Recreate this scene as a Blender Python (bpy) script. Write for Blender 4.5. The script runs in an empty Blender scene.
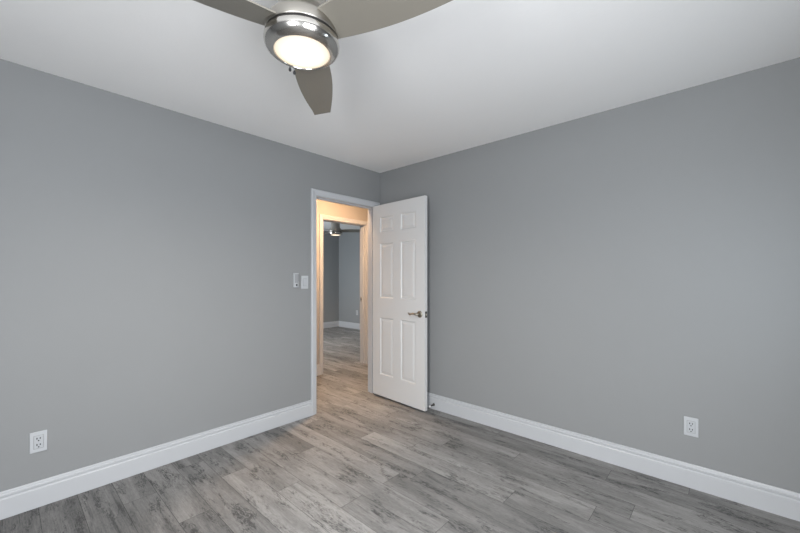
import bpy, bmesh, math, random
from mathutils import Vector, Matrix
random.seed(7)
R = math.radians
S = bpy.context.scene
COL = S.collection

# ------------------------------------------------------------------ camera
F_PX = 359.0
HFOV_TO_X = 42.15                      # the +X direction lies this far right of the optical axis
cam_d = bpy.data.cameras.new('camera')
cam = bpy.data.objects.new('camera', cam_d)
COL.objects.link(cam)
cam_d.sensor_width = 36.0
cam_d.lens = F_PX / 800 * 36.0
cam_d.shift_y = 10.5 / 800
cam_d.clip_start = 0.02
cam.location = (-2.816, -2.849, 1.282)
cam.rotation_euler = (R(90), 0, R(-90 + HFOV_TO_X))
S.camera = cam

# ------------------------------------------------------------------ world, daylight, exposure
S.view_settings.view_transform = 'Standard'
S.view_settings.look = 'None'
S.view_settings.gamma = 1
S.view_settings.use_curve_mapping = False
S.view_settings.exposure = 0.05
W = bpy.data.worlds.new('world')
S.world = W
W.use_nodes = True
bg = W.node_tree.nodes['Background']
bg.inputs['Color'].default_value = (0.80, 0.90, 1.0, 1)
bg.inputs['Strength'].default_value = 1.0


def window_light(name, loc, rot, sx, sy, watts, col):
    l = bpy.data.lights.new(name, 'AREA')
    l.shape = 'RECTANGLE'; l.size = sx; l.size_y = sy
    l.energy = watts; l.color = col
    o = bpy.data.objects.new(name, l)
    COL.objects.link(o)
    o.location = loc; o.rotation_euler = rot
    return o

# daylight lamps set in the window openings; the slit one is added fill
window_light('daylight_back', (-2.5, -3.425, 1.25), (R(90), 0, 0), .9, 1.5, 48, (0.92, 0.945, 1.0))
window_light('fill_slit', (-.6, -3.425, 1.25), (R(90), 0, 0), .16, .80, 3.6, (0.78, 0.90, 1.0))  # added bluish fill for the right wall, shining from the slit opening
window_light('daylight_side', (-4.185, -2.95, 1.25), (R(90), 0, R(-90)), .8, 1.5, 77, (0.97, 0.985, 1.0))
window_light('daylight_far', (-.145, 3.75, 1.40), (R(90), 0, R(-90)), .95, 1.2, 48, (0.85, 0.93, 1.0))

# ------------------------------------------------------------------ helpers
def link(o, parent=None):
    COL.objects.link(o)
    if parent: o.parent = parent
    return o

def obj(name, bm, mats, parent=None, smooth=False, auto=None):
    me = bpy.data.meshes.new(name)
    bmesh.ops.recalc_face_normals(bm, faces=bm.faces[:])
    bm.to_mesh(me); bm.free()
    for m in (mats if isinstance(mats, (list, tuple)) else [mats]):
        me.materials.append(m)
    if smooth:
        for p in me.polygons: p.use_smooth = True
    o = link(bpy.data.objects.new(name, me), parent)
    if auto:
        me.set_sharp_from_angle(angle=R(auto))
    return o

def empty(name, loc, rz=0, parent=None):
    o = bpy.data.objects.new(name, None)
    o.empty_display_size = 0.05
    o.location = loc; o.rotation_euler = (0, 0, rz)
    return link(o, parent)

def tag(o, label=None, cat=None, group=None, kind=None):
    if label: o['label'] = label
    if cat: o['category'] = cat
    if group: o['group'] = group
    if kind: o['kind'] = kind
    return o

def box(bm, x0, x1, y0, y1, z0, z1, mi=0, bevel=0.0, seg=2):
    v = [bm.verts.new((x, y, z)) for x in (x0, x1) for y in (y0, y1) for z in (z0, z1)]
    idx = [(0, 1, 3, 2), (4, 6, 7, 5), (0, 4, 5, 1), (2, 3, 7, 6), (0, 2, 6, 4), (1, 5, 7, 3)]
    fs = [bm.faces.new([v[i] for i in q]) for q in idx]
    for f in fs: f.material_index = mi
    if bevel > 0:
        es = list({e for f in fs for e in f.edges})
        bmesh.ops.bevel(bm, geom=es, offset=bevel, segments=seg, affect='EDGES', profile=0.5)
    return fs

def lathe(bm, prof, n=64, cx=0, cy=0, cz=0, mi=0, axis='Z', cap=True):
    """prof: (radius, height) pairs; revolved about an axis through (cx,cy,cz)."""
    rings = []
    for r, h in prof:
        ring = []
        for i in range(n):
            a = 2 * math.pi * i / n
            p, q = r * math.cos(a), r * math.sin(a)
            if axis == 'Z': c = (cx + p, cy + q, cz + h)
            elif axis == 'Y': c = (cx + p, cy + h, cz + q)
            else: c = (cx + h, cy + p, cz + q)
            ring.append(bm.verts.new(c))
        rings.append(ring)
    for a, b in zip(rings, rings[1:]):
        for i in range(n):
            f = bm.faces.new((a[i], a[(i + 1) % n], b[(i + 1) % n], b[i])); f.material_index = mi
    if cap:
        for r_ in (rings[0], rings[-1]):
            f = bm.faces.new(r_); f.material_index = mi

def tube(bm, pts, rad, n=12, mi=0):
    pts = [Vector(p) for p in pts]
    rads = rad if isinstance(rad, (list, tuple)) else [rad] * len(pts)
    rings = []
    up = Vector((0, 0, 1))
    for i, p in enumerate(pts):
        d = (pts[min(i + 1, len(pts) - 1)] - pts[max(i - 1, 0)]).normalized()
        u = up if abs(d.dot(up)) < 0.9 else Vector((1, 0, 0))
        s = d.cross(u).normalized(); t = s.cross(d)
        rings.append([bm.verts.new(p + (s * math.cos(2 * math.pi * k / n) + t * math.sin(2 * math.pi * k / n)) * rads[i]) for k in range(n)])
    for a, b in zip(rings, rings[1:]):
        for i in range(n):
            f = bm.faces.new((a[i], a[(i + 1) % n], b[(i + 1) % n], b[i])); f.material_index = mi
    bm.faces.new(rings[0]).material_index = mi
    bm.faces.new(rings[-1]).material_index = mi

# ------------------------------------------------------------------ materials
def mat(name, col=(.8, .8, .8), rough=.5, metal=0.0, spec=.5):
    m = bpy.data.materials.new(name); m.use_nodes = True
    b = m.node_tree.nodes['Principled BSDF']
    b.inputs['Base Color'].default_value = (*col, 1)
    b.inputs['Roughness'].default_value = rough
    b.inputs['Metallic'].default_value = metal
    b.inputs['Specular IOR Level'].default_value = spec
    return m

def nodes(m): return m.node_tree.nodes, m.node_tree.links, m.node_tree.nodes['Principled BSDF']

def paint(name, col, rough, scale, strength, spec=.3, var=0.03):
    """wall or trim paint: faint mottling and a roller / orange-peel bump"""
    m = mat(name, col, rough, spec=spec)
    N, L, b = nodes(m)
    tc = N.new('ShaderNodeTexCoord')
    n1 = N.new('ShaderNodeTexNoise'); n1.inputs['Scale'].default_value = scale; n1.inputs['Detail'].default_value = 3
    L.new(tc.outputs['Object'], n1.inputs['Vector'])
    bp = N.new('ShaderNodeBump'); bp.inputs['Strength'].default_value = strength; bp.inputs['Distance'].default_value = .002
    L.new(n1.outputs['Fac'], bp.inputs['Height']); L.new(bp.outputs['Normal'], b.inputs['Normal'])
    n2 = N.new('ShaderNodeTexNoise'); n2.inputs['Scale'].default_value = 1.3; n2.inputs['Detail'].default_value = 4
    L.new(tc.outputs['Object'], n2.inputs['Vector'])
    mx = N.new('ShaderNodeMix'); mx.data_type = 'RGBA'
    mx.inputs['A'].default_value = (*[c * (1 - var) for c in col], 1)
    mx.inputs['B'].default_value = (*[min(1, c * (1 + var)) for c in col], 1)
    L.new(n2.outputs['Fac'], mx.inputs['Factor']); L.new(mx.outputs['Result'], b.inputs['Base Color'])
    return m

M_WALL = paint('grey_wall_paint', (.248, .256, .260), .6, 140, .10)
M_HALL = paint('pale_hall_paint', (.37, .35, .325), .65, 140, .10)
M_CEIL = paint('white_ceiling_paint', (.84, .84, .835), .9, 60, .25, spec=.1)
M_TRIM = paint('white_trim_paint', (.465, .48, .50), .32, 40, .02, spec=.45, var=.01)
M_DOOR = paint('white_door_paint', (.60, .605, .605), .38, 50, .03, spec=.45, var=.01)
M_PLATE = mat('white_plastic', (.45, .47, .49), .35)
M_PLATE2 = mat('white_device_plastic', (.43, .45, .47), .3)
M_DARK = mat('dark_slot', (.02, .02, .022), .6)
M_GREYP = mat('grey_plastic', (.29, .30, .31), .4)
M_NICK = mat('satin_nickel', (.40, .38, .345), .3, 1.0)
M_CHROME = mat('polished_nickel', (.58, .56, .53), .17, 1.0)
M_LEVER = mat('aged_nickel', (.40, .37, .31), .28, 1.0)
M_BRONZE = mat('dark_bronze_plate', (.10, .095, .085), .35, 1.0)
M_BLADE = mat('taupe_blade_finish', (.222, .208, .178), .38, 0.2)
M_RUBBER = mat('white_rubber', (.8, .8, .79), .6)

# brushed look for the nickel
for m_ in (M_NICK, M_BLADE):
    N, L, b = nodes(m_)
    tc = N.new('ShaderNodeTexCoord'); mp = N.new('ShaderNodeMapping'); mp.inputs['Scale'].default_value = (6, 6, 240)
    nz = N.new('ShaderNodeTexNoise'); nz.inputs['Scale'].default_value = 3
    L.new(tc.outputs['Object'], mp.inputs['Vector']); L.new(mp.outputs['Vector'], nz.inputs['Vector'])
    mr = N.new('ShaderNodeMapRange'); mr.inputs['To Min'].default_value = .25; mr.inputs['To Max'].default_value = .42
    L.new(nz.outputs['Fac'], mr.inputs['Value']); L.new(mr.outputs['Result'], b.inputs['Roughness'])

def emit(name, col, strength):
    m = mat(name, (.25, .245, .235), .5, spec=.2)
    N, L, b = nodes(m)
    b.inputs['Emission Color'].default_value = (*col, 1)
    b.inputs['Emission Strength'].default_value = strength
    # frosted glass: brightest where the bulbs sit behind the middle of the lens
    lw = N.new('ShaderNodeTexCoord'); ln = N.new('ShaderNodeVectorMath'); ln.operation = 'LENGTH'
    sx = N.new('ShaderNodeVectorMath'); sx.operation = 'MULTIPLY'; sx.inputs[1].default_value = (1, 1, 0)
    L.new(lw.outputs['Object'], sx.inputs[0]); L.new(sx.outputs['Vector'], ln.inputs[0])
    mr = N.new('ShaderNodeMapRange'); mr.inputs['From Min'].default_value = .05; mr.inputs['From Max'].default_value = .098
    mr.inputs['To Min'].default_value = strength; mr.inputs['To Max'].default_value = strength * .45
    L.new(ln.outputs['Value'], mr.inputs['Value']); L.new(mr.outputs['Result'], b.inputs['Emission Strength'])
    return m
M_LENS = emit('lit_frosted_lens', (1.0, .85, .63), 1.6)
M_DOME = emit('lit_hall_dome', (1.0, .62, .345), 420.0)

M_GLASS = bpy.data.materials.new('window_glass'); M_GLASS.use_nodes = True
N, L = M_GLASS.node_tree.nodes, M_GLASS.node_tree.links
N.remove(N['Principled BSDF'])
tr = N.new('ShaderNodeBsdfTransparent'); gl = N.new('ShaderNodeBsdfGlossy'); gl.inputs['Roughness'].default_value = .02
ms = N.new('ShaderNodeMixShader'); ms.inputs[0].default_value = .07
L.new(tr.outputs[0], ms.inputs[1]); L.new(gl.outputs[0], ms.inputs[2]); L.new(ms.outputs[0], N['Material Output'].inputs[0])

# ---- floor: grey weathered oak planks
def floor_material():
    m = mat('grey_oak_planks', (.2, .2, .2), .5, spec=.35)
    N, L, b = nodes(m)
    at = N.new('ShaderNodeAttribute'); at.attribute_name = 'plank'      # R tone, G/B random offsets
    sp = N.new('ShaderNodeSeparateColor'); L.new(at.outputs['Color'], sp.inputs[0])
    tc = N.new('ShaderNodeTexCoord')
    cm = N.new('ShaderNodeCombineXYZ')
    for i, ch in enumerate(('Green', 'Blue')):
        mu = N.new('ShaderNodeMath'); mu.operation = 'MULTIPLY'; mu.inputs[1].default_value = 37.0
        L.new(sp.outputs[ch], mu.inputs[0]); L.new(mu.outputs[0], cm.inputs[i])
    ad = N.new('ShaderNodeVectorMath'); ad.operation = 'ADD'
    L.new(tc.outputs['Object'], ad.inputs[0]); L.new(cm.outputs[0], ad.inputs[1])
    def noise(scl, detail, rough, dist=0.0):
        mp = N.new('ShaderNodeMapping'); mp.inputs['Scale'].default_value = scl
        L.new(ad.outputs[0], mp.inputs['Vector'])
        n = N.new('ShaderNodeTexNoise'); n.inputs['Scale'].default_value = 1.0
        n.inputs['Detail'].default_value = detail; n.inputs['Roughness'].default_value = rough
        n.inputs['Distortion'].default_value = dist
        L.new(mp.outputs[0], n.inputs['Vector'])
        return n.outputs['Fac']
    def ramp(src, a, b_, lo, hi):
        r = N.new('ShaderNodeMapRange'); r.interpolation_type = 'SMOOTHSTEP'
        r.inputs['From Min'].default_value = a; r.inputs['From Max'].default_value = b_
        r.inputs['To Min'].default_value = lo; r.inputs['To Max'].default_value = hi
        L.new(src, r.inputs['Value']); return r.outputs['Result']
    def math2(op, a, b_):
        n = N.new('ShaderNodeMath'); n.operation = op
        for i, s in enumerate((a, b_)):
            if isinstance(s, (int, float)): n.inputs[i].default_value = s
            else: L.new(s, n.inputs[i])
        return n.outputs[0]
    broad = ramp(noise((9, 1.5, 1), 4, .6, .6), .36, .66, -.11, .11)       # cathedral-like light and dark areas
    patch = ramp(noise((14, 3.2, 1), 6, .70, .6), .50, .64, 0, 1)           # weathered dark patches
    scratch = ramp(noise((75, 17, 1), 6, .78, 1.6), .44, .58, 0, 1)         # saw marks and scuffs
    grain = ramp(noise((170, 5, 1), 3, .6, .3), .3, .7, -.06, .06)
    streak = ramp(noise((38, 1.6, 1), 4, .6, .5), .60, .74, 0, 1)          # long dark streaks
    tone = math2('ADD', sp.outputs['Red'], broad)
    tone = math2('ADD', tone, grain)
    pd = math2('MULTIPLY', patch, math2('ADD', math2('MULTIPLY', scratch, .46), .07))
    tone = math2('SUBTRACT', tone, pd)
    fleck = ramp(noise((150, 42, 1), 4, .8, .8), .32, .68, -.13, .13)
    tone = math2('ADD', tone, math2('MULTIPLY', fleck, math2('ADD', patch, .35)))
    tone = math2('SUBTRACT', tone, math2('MULTIPLY', streak, .26))
    tone = math2('SUBTRACT', tone, math2('MULTIPLY', scratch, .085))
    cr = N.new('ShaderNodeValToRGB')
    els = cr.color_ramp.elements
    els[0].position = 0.0; els[0].color = (.060, .0605, .061, 1)
    els[1].position = 1.0; els[1].color = (.435, .43, .42, 1)
    e = els.new(.5); e.color = (.225, .222, .217, 1)
    L.new(tone, cr.inputs[0]); L.new(cr.outputs[0], b.inputs['Base Color'])
    rr = ramp(tone, .1, .8, .58, .46); L.new(rr, b.inputs['Roughness'])
    bp = N.new('ShaderNodeBump'); bp.inputs['Strength'].default_value = .25; bp.inputs['Distance'].default_value = .001
    L.new(tone, bp.inputs['Height']); L.new(bp.outputs[0], b.inputs['Normal'])
    return m
M_FLOOR = floor_material()
M_SEAM = mat('plank_seam', (.05, .05, .05), .8)

# ------------------------------------------------------------------ dimensions
H = 2.44
XL, YB = -4.16, -3.40                 # bedroom: X from XL to 0, Y from YB to 0
T = .115
HY0, HY1 = T, 1.09                    # hallway
FY0, FY1 = HY1 + T, 4.60              # far room
FX0, FX1 = -.12, 3.04
HX0, HX1 = -1.9, 1.5
D1 = (-.840, -.075)                   # clear opening of the near doorway
D2 = (.022, .772)                     # clear opening of the far doorway
DH = 2.043

# ------------------------------------------------------------------ floor
def build_floor():
    bm = bmesh.new()
    lay = bm.loops.layers.float_color.new('plank')
    pw, pl, g = .161, 1.222, .0010
    known = {0: (-.458, {1: .60, 0: .42}), 1: (-.867, {1: .63, 0: .50}), 2: (-1.267, {1: .43, 0: .57}),
             3: (-.551, {1: .50, 0: .40}), 5: (-1.37, {1: .36, 0: .44}), 6: (-.694, {1: .62, 0: .46, 2: .46}),
             7: (-1.095, {1: .58, 0: .48, 2: .42}), -2: (-.744, {1: .28, 0: .42}), -3: (-.34, {1: .32, 0: .42}), -1: (-.15, {1: .42, 0: .42}),
             10: (-2.29, {0: .40, 1: .44}), 11: (-2.69, {0: .44, 1: .46})}
    y_lo, y_hi = YB, FY1
    k = -15
    while -1.88 + k * pw < FX1:
        x0, x1 = -1.88 + k * pw, -1.88 + (k + 1) * pw
        e, tones = known.get(k, (-random.uniform(0, pl), {}))
        j = -8
        while j < 9:
            # plank j spans e - j*pl (far end) down to e - (j+1)*pl ; j = 1 is the one on the camera side of the known end
            ya, yb = e - (j - 1) * pl, e - j * pl
            j += 1
            a, b = max(min(ya, yb), y_lo), min(max(ya, yb), y_hi)
            xa, xb = max(x0, XL), min(x1, FX1)
            if b - a < .005 or xb - xa < .005: continue
            t = tones.get(j - 1, random.uniform(.24, .38) if k < -3 else random.uniform(.36, .58))
            f = bm.faces.new([bm.verts.new(p) for p in ((xa + g, a + g, 0), (xb - g, a + g, 0), (xb - g, b - g, 0), (xa + g, b - g, 0))])
            c = (t, random.random(), random.random(), 1)
            for lp in f.loops: lp[lay] = c
        k += 1
    f = bm.faces.new([bm.verts.new(p) for p in ((XL, YB, -.0012), (FX1, YB, -.0012), (FX1, FY1, -.0012), (XL, FY1, -.0012))])
    f.material_index = 1
    for s in box(bm, XL - .2, FX1 + .2, YB - .2, FY1 + .2, -.15, -.002, 1): pass
    o = obj('floor', bm, [M_FLOOR, M_SEAM])
    return tag(o, 'grey weathered wood plank floor running through the doorway', 'floor', kind='structure')
build_floor()

# ------------------------------------------------------------------ walls and ceiling
def wall(name, boxes, mats, label, facemat=None):
    bm = bmesh.new()
    for b in boxes: box(bm, *b)
    bmesh.ops.recalc_face_normals(bm, faces=bm.faces[:])
    if facemat:
        for f in bm.faces: f.material_index = facemat(f)
    return tag(obj(name, bm, mats), label, 'wall', kind='structure')

jt = .02                              # jamb lining thickness
rough1 = (D1[0] - jt, D1[1] + jt); rough2 = (D2[0] - jt, D2[1] + jt); rh = DH + jt
hall_side = lambda f: 1 if f.normal.y > .5 else 0
wall('wall_left', [(XL - T, rough1[0], 0, T, 0, H), (rough1[1], HX1 + T, 0, T, 0, H), (rough1[0], rough1[1], 0, T, rh, H)],
     [M_WALL, M_HALL], 'grey painted wall with the open doorway, left of the corner', hall_side)
wall('wall_right', [(0, T, YB, -.0005, 0, H)], [M_WALL], 'grey painted wall right of the corner, behind the open door')
# windowed walls behind the camera
WB = (-2.99, -2.01, .46, 2.04)
WN = (-.72, -.48, .81, 1.69)          # unseen narrow slit window, added to brighten the right wall
wall('wall_back', [(XL - T, WB[0], YB - T, YB, 0, H), (WB[1], WN[0], YB - T, YB, 0, H), (WN[1], T, YB - T, YB, 0, H), (WN[0], WN[1], YB - T, YB, 0, WN[2]), (WN[0], WN[1], YB - T, YB, WN[3], H), (WB[0], WB[1], YB - T, YB, 0, WB[2]), (WB[0], WB[1], YB - T, YB, WB[3], H)],
     [M_WALL], 'grey painted window wall behind the viewer')
WS = (-3.385, -2.515, .46, 2.04)            # side window: y0, y1
wall('wall_near', [(XL - T, XL, YB, WS[0], 0, H), (XL - T, XL, WS[1], -.0005, 0, H), (XL - T, XL, WS[0], WS[1], 0, WS[2]), (XL - T, XL, WS[0], WS[1], WS[3], H)],
     [M_WALL], 'grey painted side wall with a window, facing the right wall')
wall('wall_hall', [(HX0 - T, rough2[0], HY1, FY0, 0, H), (rough2[1], FX1 + T, HY1, FY0, 0, H), (rough2[0], rough2[1], HY1, FY0, rh, H)],
     [M_HALL, M_WALL], 'pale hallway wall with the second doorway', hall_side)
wall('wall_hall_west', [(HX0 - T, HX0, T, HY1, 0, H)], [M_HALL], 'pale end wall of the hallway, left')
wall('wall_hall_east', [(HX1, HX1 + T, T, HY1, 0, H)], [M_HALL], 'pale end wall of the hallway, right')
WF = (3.24, 4.26, .76, 2.04)
wall('wall_far', [(FX0 - T, FX1 + T, FY1, FY1 + T, 0, H)], [M_WALL], 'grey far wall of the room seen through both doorways')
wall('wall_far_right', [(FX1, FX1 + T, FY0, FY1, 0, H)], [M_WALL], 'grey right wall of the room beyond the hallway')
wall('wall_far_left', [(FX0 - T, FX0, FY0, WF[0], 0, H), (FX0 - T, FX0, WF[1], FY1, 0, H), (FX0 - T, FX0, WF[0], WF[1], 0, WF[2]), (FX0 - T, FX0, WF[0], WF[1], WF[3], H)],
     [M_WALL], 'grey left wall with a window in the room beyond the hallway')
bm = bmesh.new(); box(bm, XL - .2, FX1 + .2, YB - .2, FY1 + .2, H, H + .12)
tag(obj('ceiling', bm, M_CEIL), 'white flat ceiling above the fan', 'ceiling', kind='structure')

# ------------------------------------------------------------------ windows (behind the viewer, and in the far room)
def window(name, axis, a0, a1, z0, z1, wall_in, wall_out, label):
    """axis 'X': opening runs along X in a wall of constant Y; 'Y': the other way"""
    root = tag(empty(name, (0, 0, 0)), label, 'window', kind='structure')
    lo, hi = min(wall_in, wall_out), max(wall_in, wall_out)
    mid = (lo + hi) / 2
    def bx(bm, a, b, d0, d1, za, zb):
        if axis == 'X': box(bm, a, b, d0, d1, za, zb, bevel=.002, seg=1)
        else: box(bm, d0, d1, a, b, za, zb, bevel=.002, seg=1)
    fr = .035
    bm = bmesh.new()
    bx(bm, a0, a0 + fr, lo + .01, hi - .01, z0, z1); bx(bm, a1 - fr, a1, lo + .01, hi - .01, z0, z1)
    bx(bm, a0 + fr, a1 - fr, lo + .01, hi - .01, z0, z0 + fr); bx(bm, a0 + fr, a1 - fr, lo + .01, hi - .01, z1 - fr, z1)
    m = (a0 + a1) / 2
    if a1 - a0 > .5: bx(bm, m - .03, m + .03, mid - .02, mid + .02, z0 + fr, z1 - fr)
    obj('window_frame', bm, M_TRIM, root)
    bm = bmesh.new()
    for pa, pb in (((a0 + fr, m - .03), (m + .03, a1 - fr)) if a1 - a0 > .5 else ((a0 + fr, a1 - fr),)):
        bx(bm, pa, pb, mid - .003, mid + .003, z0 + fr, z1 - fr)
    obj('pane', bm, M_GLASS, root)
window('window_1', 'X', WB[0], WB[1], WB[2], WB[3], YB, YB - T, 'white framed window behind the viewer')
window('window_2', 'Y', WS[0], WS[1], WS[2], WS[3], XL, XL - T, 'white framed window in the wall facing the right wall')
window('window_3', 'Y', WF[0], WF[1], WF[2], WF[3], FX0, FX0 - T, 'white framed window in the far room')
window('fill_window', 'X', WN[0], WN[1], WN[2], WN[3], YB, YB - T, 'narrow unseen white framed window added to light the right wall')

# ------------------------------------------------------------------ baseboards
BASE = [(0, 0), (.016, 0), (.016, .101), (.0135, .105), (.0095, .107), (.0095, .112), (.0125, .116), (.0125, .124), (.0075, .127), (.0065, .131), (.0080, .136), (.0065, .141), (.004, .142), (0, .142)]
def baseboard(name, p0, p1, nrm, label, e0=0, e1=0):
    """straight run from p0 to p1 on a wall, sticking out along nrm; e0/e1 = 1 mitres an inside corner"""
    p0, p1, n = Vector((*p0, 0)), Vector((*p1, 0)), Vector((*nrm, 0))
    d = (p1 - p0).normalized()
    bm = bmesh.new()
    A = [bm.verts.new(p0 + d * (t * e0) + n * t + Vector((0, 0, z))) for t, z in BASE]
    B = [bm.verts.new(p1 - d * (t * e1) + n * t + Vector((0, 0, z))) for t, z in BASE]
    for i in range(len(BASE)):
        j = (i + 1) % len(BASE)
        bm.faces.new((A[i], A[j], B[j], B[i]))
    bm.faces.new(A); bm.faces.new(B)
    return tag(obj(name, bm, M_TRIM), label, 'baseboard', kind='structure')

CW, RV = .056, .005                   # casing width and reveal
baseboard('baseboard_left', (XL, 0), (D1[0] - RV - CW, 0), (0, -1), 'white baseboard under the grey wall left of the doorway', 1, 0)
baseboard('baseboard_right', (0, -.0165), (0, YB), (-1, 0), 'white baseboard along the wall behind the open door', 0, 1)
baseboard('baseboard_back', (XL, YB), (0, YB), (0, 1), 'white baseboard behind the viewer', 1, 1)
baseboard('baseboard_near', (XL, YB), (XL, 0), (1, 0), 'white baseboard under the side window', 1, 1)
baseboard('baseboard_hall', (HX0, HY1), (D2[0] - RV - CW, HY1), (0, -1), 'white baseboard in the hallway left of the second doorway')
baseboard('baseboard_hall_right', (D2[1] + RV + CW, HY1), (HX1, HY1), (0, -1), 'white baseboard in the hallway right of the second doorway')
baseboard('baseboard_far', (FX0, FY1), (FX1, FY1), (0, -1), 'white baseboard on the far wall of the far room', 1, 1)
baseboard('baseboard_far_right', (FX1, FY1), (FX1, FY0), (-1, 0), 'white baseboard on the right wall of the far room', 1, 0)

# ------------------------------------------------------------------ door casings and jambs
CAS = [(0, 0), (0, .009), (.006, .012), (.016, .012), (.022, .0145), (.042, .0175), (.051, .0175), (.056, .013), (.056, 0)]
def casing(name, x0, x1, top, y, ny, label):
    bm = bmesh.new()
    rows = []
    for u, v in CAS:
        yy = y + ny * v
        rows.append([bm.verts.new(p) for p in ((x0 - u, yy, 0), (x0 - u, yy, top + u), (x1 + u, yy, top + u), (x1 + u, yy, 0))])
    for a, b in zip(rows, rows[1:] + rows[:1]):
        for i in range(3): bm.faces.new((a[i], a[i + 1], b[i + 1], b[i]))
    bm.faces.new([r[0] for r in rows]); bm.faces.new([r[3] for r in rows])
    return tag(obj(name, bm, M_TRIM), label, 'door casing', kind='structure')

def jamb(name, d, y0, y1, stop_y, label):
    bm = bmesh.new()
    box(bm, d[0] - jt, d[0], y0, y1, 0, DH + jt); box(bm, d[1], d[1] + jt, y0, y1, 0, DH + jt)
    box(bm, d[0], d[1], y0, y1, DH, DH + jt)
    s0, s1 = stop_y                   # door stop strips
    box(bm, d[0], d[0] + .011, s0, s1, 0, DH); box(bm, d[1] - .011, d[1], s0, s1, 0, DH)
    box(bm, d[0] + .011, d[1] - .011, s0, s1, DH - .011, DH)
    return tag(obj(name, bm, M_TRIM), label, 'door jamb', kind='structure')

casing('trim_1', D1[0] - RV, D1[1] + RV, DH + RV, 0, -1, 'white casing around the near doorway beside the open door')
casing('trim_2', D1[0] - RV, D1[1] + RV, DH + RV, T, 1, 'white casing of the near doorway on the hallway side')
jamb('trim_3', D1, 0, T, (.04, .075), 'white jamb lining the near doorway')
casing('trim_4', D2[0] - RV, D2[1] + RV, DH + RV, HY1, -1, 'white casing around the second doorway across the hallway')
casing('trim_5', D2[0] - RV, D2[1] + RV, DH + RV, FY0, 1, 'white casing of the second doorway inside the far room')
j2 = jamb('trim_6', D2, HY1, FY0, (HY1 + .035, HY1 + .07), 'white jamb lining the second doorway')
bm = bmesh.new()                      # strike plate on the far doorway's right jamb
box(bm, D2[1] - .0016, D2[1] + .0005, HY1 + .075, HY1 + .107, .915, .985, 0)
box(bm, D2[1] - .0022, D2[1] - .0014, HY1 + .083, HY1 + .099, .935, .965, 1)
obj('strike_plate', bm, [M_LEVER, M_DARK], j2)['label'] = 'dark metal strike plate'

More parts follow.
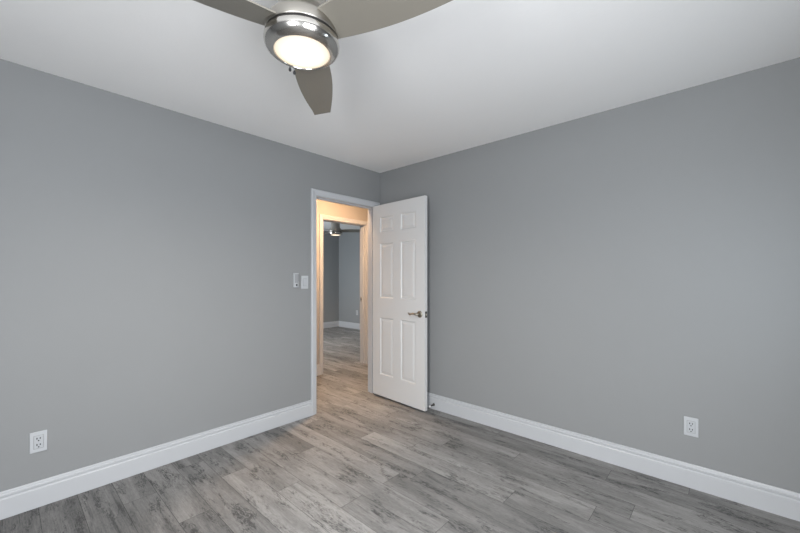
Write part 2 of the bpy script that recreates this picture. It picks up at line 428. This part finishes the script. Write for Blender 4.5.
# ------------------------------------------------------------------ the open six-panel door
def build_door(angle):
    w, th, z0, z1 = .755, .035, .018, 2.050
    root = tag(empty('door_1', (D1[1] - .001, -.004, 0), R(angle)),
               'white six-panel door standing open against the right wall', 'door', kind='structure')
    st, mu = .118, .108
    pwid = (w - 2 * st - mu) / 2
    xs = [(-st - pwid, -st), (-st - 2 * pwid - mu, -st - pwid - mu)]
    zs = [(.246, .853), (1.060, 1.640), (1.755, 1.920)]
    xc = sorted({-w, 0.0} | {v for p in xs for v in p}); zc = sorted({z0, z1} | {v for p in zs for v in p})
    bm = bmesh.new()
    def face(y, sgn):
        for i in range(len(xc) - 1):
            for j in range(len(zc) - 1):
                a, b, c, d = xc[i], xc[i + 1], zc[j], zc[j + 1]
                if any(abs(a - p[0]) < 1e-6 for p in xs) and any(abs(c - q[0]) < 1e-6 for q in zs):
                    # sticking, groove, raised field
                    steps = [(0, 0), (.004, .0015), (.012, .008), (.018, .008), (.040, .0025), (.043, .0025)]
                    prev = None
                    for ins, dep in steps:
                        ring = [bm.verts.new((x, y - sgn * dep, z)) for x, z in
                                ((a + ins, c + ins), (b - ins, c + ins), (b - ins, d - ins), (a + ins, d - ins))]
                        if prev:
                            for q in range(4): bm.faces.new((prev[q], prev[(q + 1) % 4], ring[(q + 1) % 4], ring[q]))
                        prev = ring
                    bm.faces.new(prev)
                else:
                    bm.faces.new([bm.verts.new(p) for p in ((a, y, c), (b, y, c), (b, y, d), (a, y, d))])
    face(0, -1); face(th, 1)
    for q in (((-w, 0), (-w, th)), ((0, 0), (0, th))):
        bm.faces.new([bm.verts.new((q[0][0], q[0][1], z0)), bm.verts.new((q[1][0], q[1][1], z0)), bm.verts.new((q[1][0], q[1][1], z1)), bm.verts.new((q[0][0], q[0][1], z1))])
    for z in (z0, z1):
        bm.faces.new([bm.verts.new((x, y, z)) for x, y in ((-w, 0), (0, 0), (0, th), (-w, th))])
    bmesh.ops.remove_doubles(bm, verts=bm.verts[:], dist=1e-5)
    obj('door_panel', bm, M_DOOR, root)
    # lever handle on both faces
    hx, hz = -w + .062, .927
    for y, s in ((th, 1), (0, -1)):
        bm = bmesh.new()
        lathe(bm, [(.0, 0), (.033, 0), (.033, .004), (.029, .009), (.016, .012), (.012, .014)], 32, hx, y, hz, axis='Y') if s > 0 else \
            lathe(bm, [(.0, 0), (.033, 0), (.033, -.004), (.029, -.009), (.016, -.012), (.012, -.014)], 32, hx, y, hz, axis='Y')
        h = obj('door_handle', bm, M_LEVER, root, smooth=True, auto=40)
        h['label'] = 'aged nickel lever handle'
        bm = bmesh.new()
        yo = y + s * .045
        tube(bm, [(hx, y + s * .010, hz), (hx, y + s * .030, hz), (hx + .004, yo - s * .004, hz), (hx + .018, yo, hz + .001), (hx + .045, yo, hz + .005),
                  (hx + .068, yo, hz + .001), (hx + .086, yo, hz - .007), (hx + .102, yo - s * .002, hz - .003), (hx + .113, yo - s * .004, hz + .009)],
             [.0105, .0105, .0105, .010, .0085, .0075, .0072, .0075, .006], 14)
        obj('lever', bm, M_LEVER, h, smooth=True, auto=60)
    bm = bmesh.new()
    box(bm, -w - .0012, -w + .001, th / 2 - .0127, th / 2 + .0127, hz - .029, hz + .029, 2)
    box(bm, -w - .009, -w, th / 2 - .007, th / 2 + .007, hz - .010, hz + .010, 1, .002, 1)
    obj('latch', bm, [M_LEVER, M_NICK, M_BRONZE], root)['label'] = 'dark metal latch plate on the door edge'
    for hz_ in (.22, 1.03, 1.84):
        bm = bmesh.new()
        lathe(bm, [(.0, -.046), (.006, -.046), (.006, .046), (.0, .046)], 16, .001, -.0075, hz_, cap=False)
        box(bm, -.0005, .0012, -.002, .030, hz_ - .0445, hz_ + .0445)
        obj('hinge', bm, M_NICK, root, smooth=True, auto=40)
    return root
build_door(86.6)

# ------------------------------------------------------------------ spring door stop on the baseboard
ds = tag(empty('door_stop', (-.016, -.757, .046)), 'small spring door stop on the right-wall baseboard at the open door edge', 'door stop')
bm = bmesh.new(); lathe(bm, [(.0, 0), (.013, 0), (.012, -.004), (.007, -.008), (.0, -.008)], 20, axis='X', cap=False)
obj('base', bm, M_BRONZE, ds, smooth=True, auto=40)
bm = bmesh.new()
tube(bm, [(-.007 - .050 * i / 200, .0058 * math.cos(i * .55), .0058 * math.sin(i * .55)) for i in range(201)], .0011, 6)
obj('spring', bm, M_BRONZE, ds, smooth=True)
bm = bmesh.new(); lathe(bm, [(.0, -.054), (.0075, -.055), (.0085, -.060), (.0085, -.070), (.006, -.0735), (.0, -.074)], 20, axis='X', cap=False)
obj('rubber_tip', bm, M_RUBBER, ds, smooth=True, auto=50)['label'] = 'white rubber tip'

# ------------------------------------------------------------------ wall plates
def on_wall(name, loc, facing):
    """local frame: x right along the wall, -y out of it; facing '-Y' or '-X'"""
    return empty(name, loc, 0 if facing == '-Y' else R(-90))

def outlet(loc, facing, label, w=.070, h=.114):
    r = tag(on_wall('power_outlet', loc, facing), label, 'outlet', 'duplex outlets low on the grey walls')
    bm = bmesh.new(); box(bm, -w / 2, w / 2, -.0055, 0, -h / 2, h / 2, 0, .0025, 2)
    obj('cover_plate', bm, M_PLATE, r)
    bm = bmesh.new(); box(bm, -.0205, .0205, -.0066, -.004, -.037, .037, 1, 0)
    box(bm, -.0185, .0185, -.0085, -.004, -.035, .035, 0, .0015, 1)
    o = obj('receptacle', bm, [M_PLATE2, M_GREYP], r)
    bm = bmesh.new()
    for s in (-1, 1):
        cz = s * .0175
        for x, hh in ((-.0065, .0050), (.0065, .0042)):
            box(bm, x - .0022, x + .0022, -.0089, -.0080, cz + .003 - hh, cz + .003 + hh)
        lathe(bm, [(.0034, -.0089), (.0034, -.0080)], 14, 0, 0, cz - .0095, axis='Y')
    obj('slots', bm, M_DARK, o)
    return r
outlet((-2.684, 0, .361), '-Y', 'white duplex power outlet low on the left wall, at the left edge')
outlet((0, -2.696, .369), '-X', 'white duplex power outlet on the right wall above its baseboard')
outlet((FX1, 3.88, .40), '-X', 'tiny white outlet on the wall of the far room through both doorways', .07, .115)

sw = tag(on_wall('light_switch', (-.968, 0, 1.234), '-Y'), 'white rocker light switch next to the doorway casing', 'light switch')
bm = bmesh.new(); box(bm, -.036, .036, -.0055, 0, -.0595, .0595, 0, .0025, 2); obj('cover_plate', bm, M_PLATE, sw)
bm = bmesh.new(); box(bm, -.0180, .0180, -.0062, -.004, -.0350, .0350, 0)
box(bm, -.0165, .0165, -.0072, -.004, -.0335, .0335, 1, .001, 1)
v = [bm.verts.new(p) for p in ((-.0155, -.0072, -.032), (.0155, -.0072, -.032), (.0155, -.0072, .032), (-.0155, -.0072, .032),
                               (-.0155, -.0125, -.032), (.0155, -.0125, -.032), (.0155, -.0078, .032), (-.0155, -.0078, .032))]
for q in ((4, 5, 6, 7), (0, 1, 5, 4), (1, 2, 6, 5), (2, 3, 7, 6), (3, 0, 4, 7)):
    bm.faces.new([v[i] for i in q]).material_index = 1
obj('rocker', bm, [M_GREYP, M_PLATE2], sw)

rc = tag(on_wall('fan_remote', (-1.060, 0, 1.254), '-Y'), 'slim grey fan remote in white wall cradle left of the light switch', 'remote control')
bm = bmesh.new()
box(bm, -.0255, .0255, -.004, 0, -.064, .064, 0, .0015, 1)
box(bm, -.0255, -.0195, -.021, -.003, -.064, .064, 0, .0015, 1)
box(bm, .0205, .0255, -.014, -.003, -.064, -.010, 0, .0015, 1)
box(bm, -.0195, .0205, -.021, -.003, -.064, -.058, 0, .0015, 1)
obj('cradle', bm, M_PLATE, rc)
bm = bmesh.new(); box(bm, -.0190, .0200, -.019, -.0045, -.0575, .062, 0, .004, 3); rb = obj('remote_body', bm, M_GREYP, rc); rb['label'] = 'grey remote body'
bm = bmesh.new(); lathe(bm, [(.0, -.0225), (.0165, -.0225), (.0185, -.021), (.0185, -.017)], 28, -.004, 0, -.043, axis='Y', cap=False); kb = obj('dial_ring', bm, M_PLATE, rb, smooth=True, auto=40)
kb['label'] = 'white round button surround'
bm = bmesh.new(); lathe(bm, [(.0, -.0245), (.0085, -.0245), (.0092, -.0230), (.0092, -.021)], 24, -.004, 0, -.043, axis='Y', cap=False); obj('button', bm, M_DARK, rb, smooth=True, auto=40)['label'] = 'black round button'
bm = bmesh.new(); box(bm, -.0185, .0195, -.020, -.0185, .055, .061, 0, .0005, 1)
obj('top_cap', bm, M_PLATE, rb)['label'] = 'white top edge'

# ------------------------------------------------------------------ ceiling fans
def blade_mesh(ang, pitch):
    """one blade; outline in (r, s): s > 0 is the counter-clockwise side seen from above"""
    n = 28
    r0, r1 = .085, .660
    zc, th = 2.180, .006
    ca, sa = math.cos(R(ang)), math.sin(R(ang))
    bm = bmesh.new()
    rows = []
    for i in range(n + 1):
        t = i / n
        r = r0 + (r1 - r0) * t
        ccw = .058 + .015 * math.sin(math.pi * min(1, t * 1.1)) - .026 * t ** 2.0
        cw = .056 + .029 * math.sin(math.pi * t ** .85) - .002 * t
        rr = r
        row = []
        for s in (ccw, ccw * .5, 0, -cw * .5, -cw):
            for dz in (th / 2, -th / 2):
                pz = zc + s * math.tan(R(pitch)) + dz
                row.append(bm.verts.new((rr * ca - s * sa, rr * sa + s * ca, pz)))
        rows.append(row)
    m = 5
    for a, b in zip(rows, rows[1:]):
        for k in range(m - 1):
            bm.faces.new((a[2 * k], a[2 * k + 2], b[2 * k + 2], b[2 * k]))
            bm.faces.new((a[2 * k + 1], b[2 * k + 1], b[2 * k + 3], a[2 * k + 3]))
        bm.faces.new((a[0], b[0], b[1], a[1])); bm.faces.new((a[2 * m - 2], a[2 * m - 1], b[2 * m - 1], b[2 * m - 2]))
    for row in (rows[0], rows[-1]):
        bm.faces.new([row[2 * k] for k in range(m)] + [row[2 * k + 1] for k in range(m - 1, -1, -1)])
    return bm

def ceiling_fan(x, y, angles, pitch, label, chains=True, watts=100):
    root = tag(empty('ceiling_fan', (x, y, 0)), label, 'ceiling fan', 'three-blade ceiling fans')
    bm = bmesh.new()
    lathe(bm, [(.0, 2.44), (.118, 2.44), (.118, 2.405), (.110, 2.385), (.102, 2.375), (.0, 2.375)], 64, cap=False)
    obj('canopy', bm, M_NICK, root, smooth=True, auto=40)
    bm = bmesh.new()
    lathe(bm, [(.0, 2.378), (.080, 2.378), (.084, 2.372), (.084, 2.262), (.087, 2.250), (.099, 2.232), (.115, 2.212), (.125, 2.200), (.129, 2.190), (.130, 2.164), (.128, 2.160), (.0, 2.160)], 72, cap=False)
    obj('motor_housing', bm, M_NICK, root, smooth=True, auto=40)
    bm = bmesh.new()
    lathe(bm, [(.0, 2.165), (.121, 2.165), (.121, 2.145), (.0, 2.145)], 64, cap=False)
    obj('collar', bm, M_DARK, root)['label'] = 'dark gap ring'
    bm = bmesh.new()
    lathe(bm, [(.0, 2.152), (.1270, 2.152), (.1305, 2.150), (.1335, 2.145), (.1345, 2.137), (.1328, 2.126), (.127, 2.115), (.118, 2.107), (.108, 2.102), (.1005, 2.101),
               (.0985, 2.104), (.0985, 2.113), (.0, 2.113)], 80, cap=False)
    lr = obj('light_ring', bm, M_CHROME, root, smooth=True, auto=50); lr['label'] = 'shiny nickel bowl of the light'
    bm = bmesh.new()
    lathe(bm, [(.0982, 2.111), (.0982, 2.105), (.095, 2.102), (.084, 2.0985), (.06, 2.095), (.03, 2.0935), (.001, 2.093)], 64, cap=False)
    obj('lens', bm, M_LENS, root, smooth=True, auto=60)['label'] = 'lit frosted glass lens'
    if chains:
        for cx_, cy_, zb in ((.033, .140, 2.108), (.049, .134, 2.100)):
            bm = bmesh.new()
            for q in range(11):
                bmesh.ops.create_uvsphere(bm, u_segments=8, v_segments=6, radius=.0016, matrix=Matrix.Translation((cx_, cy_, zb + .014 + q * .0042)))
            tube(bm, [(cx_, cy_, zb + .012), (cx_, cy_, 2.170)], .0006, 6)
            pc = obj('pull_chain', bm, M_PLATE, root, smooth=True)
            bm = bmesh.new(); lathe(bm, [(.0, .013), (.0025, .012), (.0052, .006), (.0056, .001), (.004, -.003), (.0, -.004)], 14, cx_, cy_, zb, cap=False)
            obj('chain_fob', bm, M_DARK, pc, smooth=True)['label'] = 'dark chain fob'
    l = bpy.data.lights.new('lamp_light', 'SPOT'); l.spot_size = R(176); l.spot_blend = 1.0; l.shadow_soft_size = 0.0
    l.energy = watts; l.color = (1.0, .93, .85)
    lo = bpy.data.objects.new('lamp_light', l); COL.objects.link(lo); lo.location = (x, y, 2.088)   # the bulbs' light, leaving the lens downwards
    for a in angles:
        obj('blade', blade_mesh(a, pitch), M_BLADE, root, smooth=True, auto=40)
    return root

ceiling_fan(-2.08, -1.70, (49.0, 167.8, 289.6), -13, 'large nickel ceiling fan with taupe blades and lit lens, overhead in this room')
ceiling_fan(1.53, 2.78, (-46, 74, 194), -13, 'small distant ceiling fan glowing in the far room beyond the doorways', False, 70)

# ------------------------------------------------------------------ hallway ceiling light (just above the door header from here)
hl = tag(empty('hall_ceiling_light', (-.10, .28, 0)), 'warm dome light on the hallway ceiling behind the door header', 'ceiling light')
bm = bmesh.new(); lathe(bm, [(.0, 2.44), (.15, 2.44), (.15, 2.425), (.142, 2.418), (.0, 2.418)], 48, cap=False); obj('base', bm, M_NICK, hl, smooth=True, auto=40)
bm = bmesh.new(); lathe(bm, [(.135, 2.419), (.132, 2.40), (.115, 2.38), (.085, 2.366), (.045, 2.358), (.001, 2.356)], 48, cap=False)
obj('dome', bm, M_DOME, hl, smooth=True)['label'] = 'lit warm glass dome'
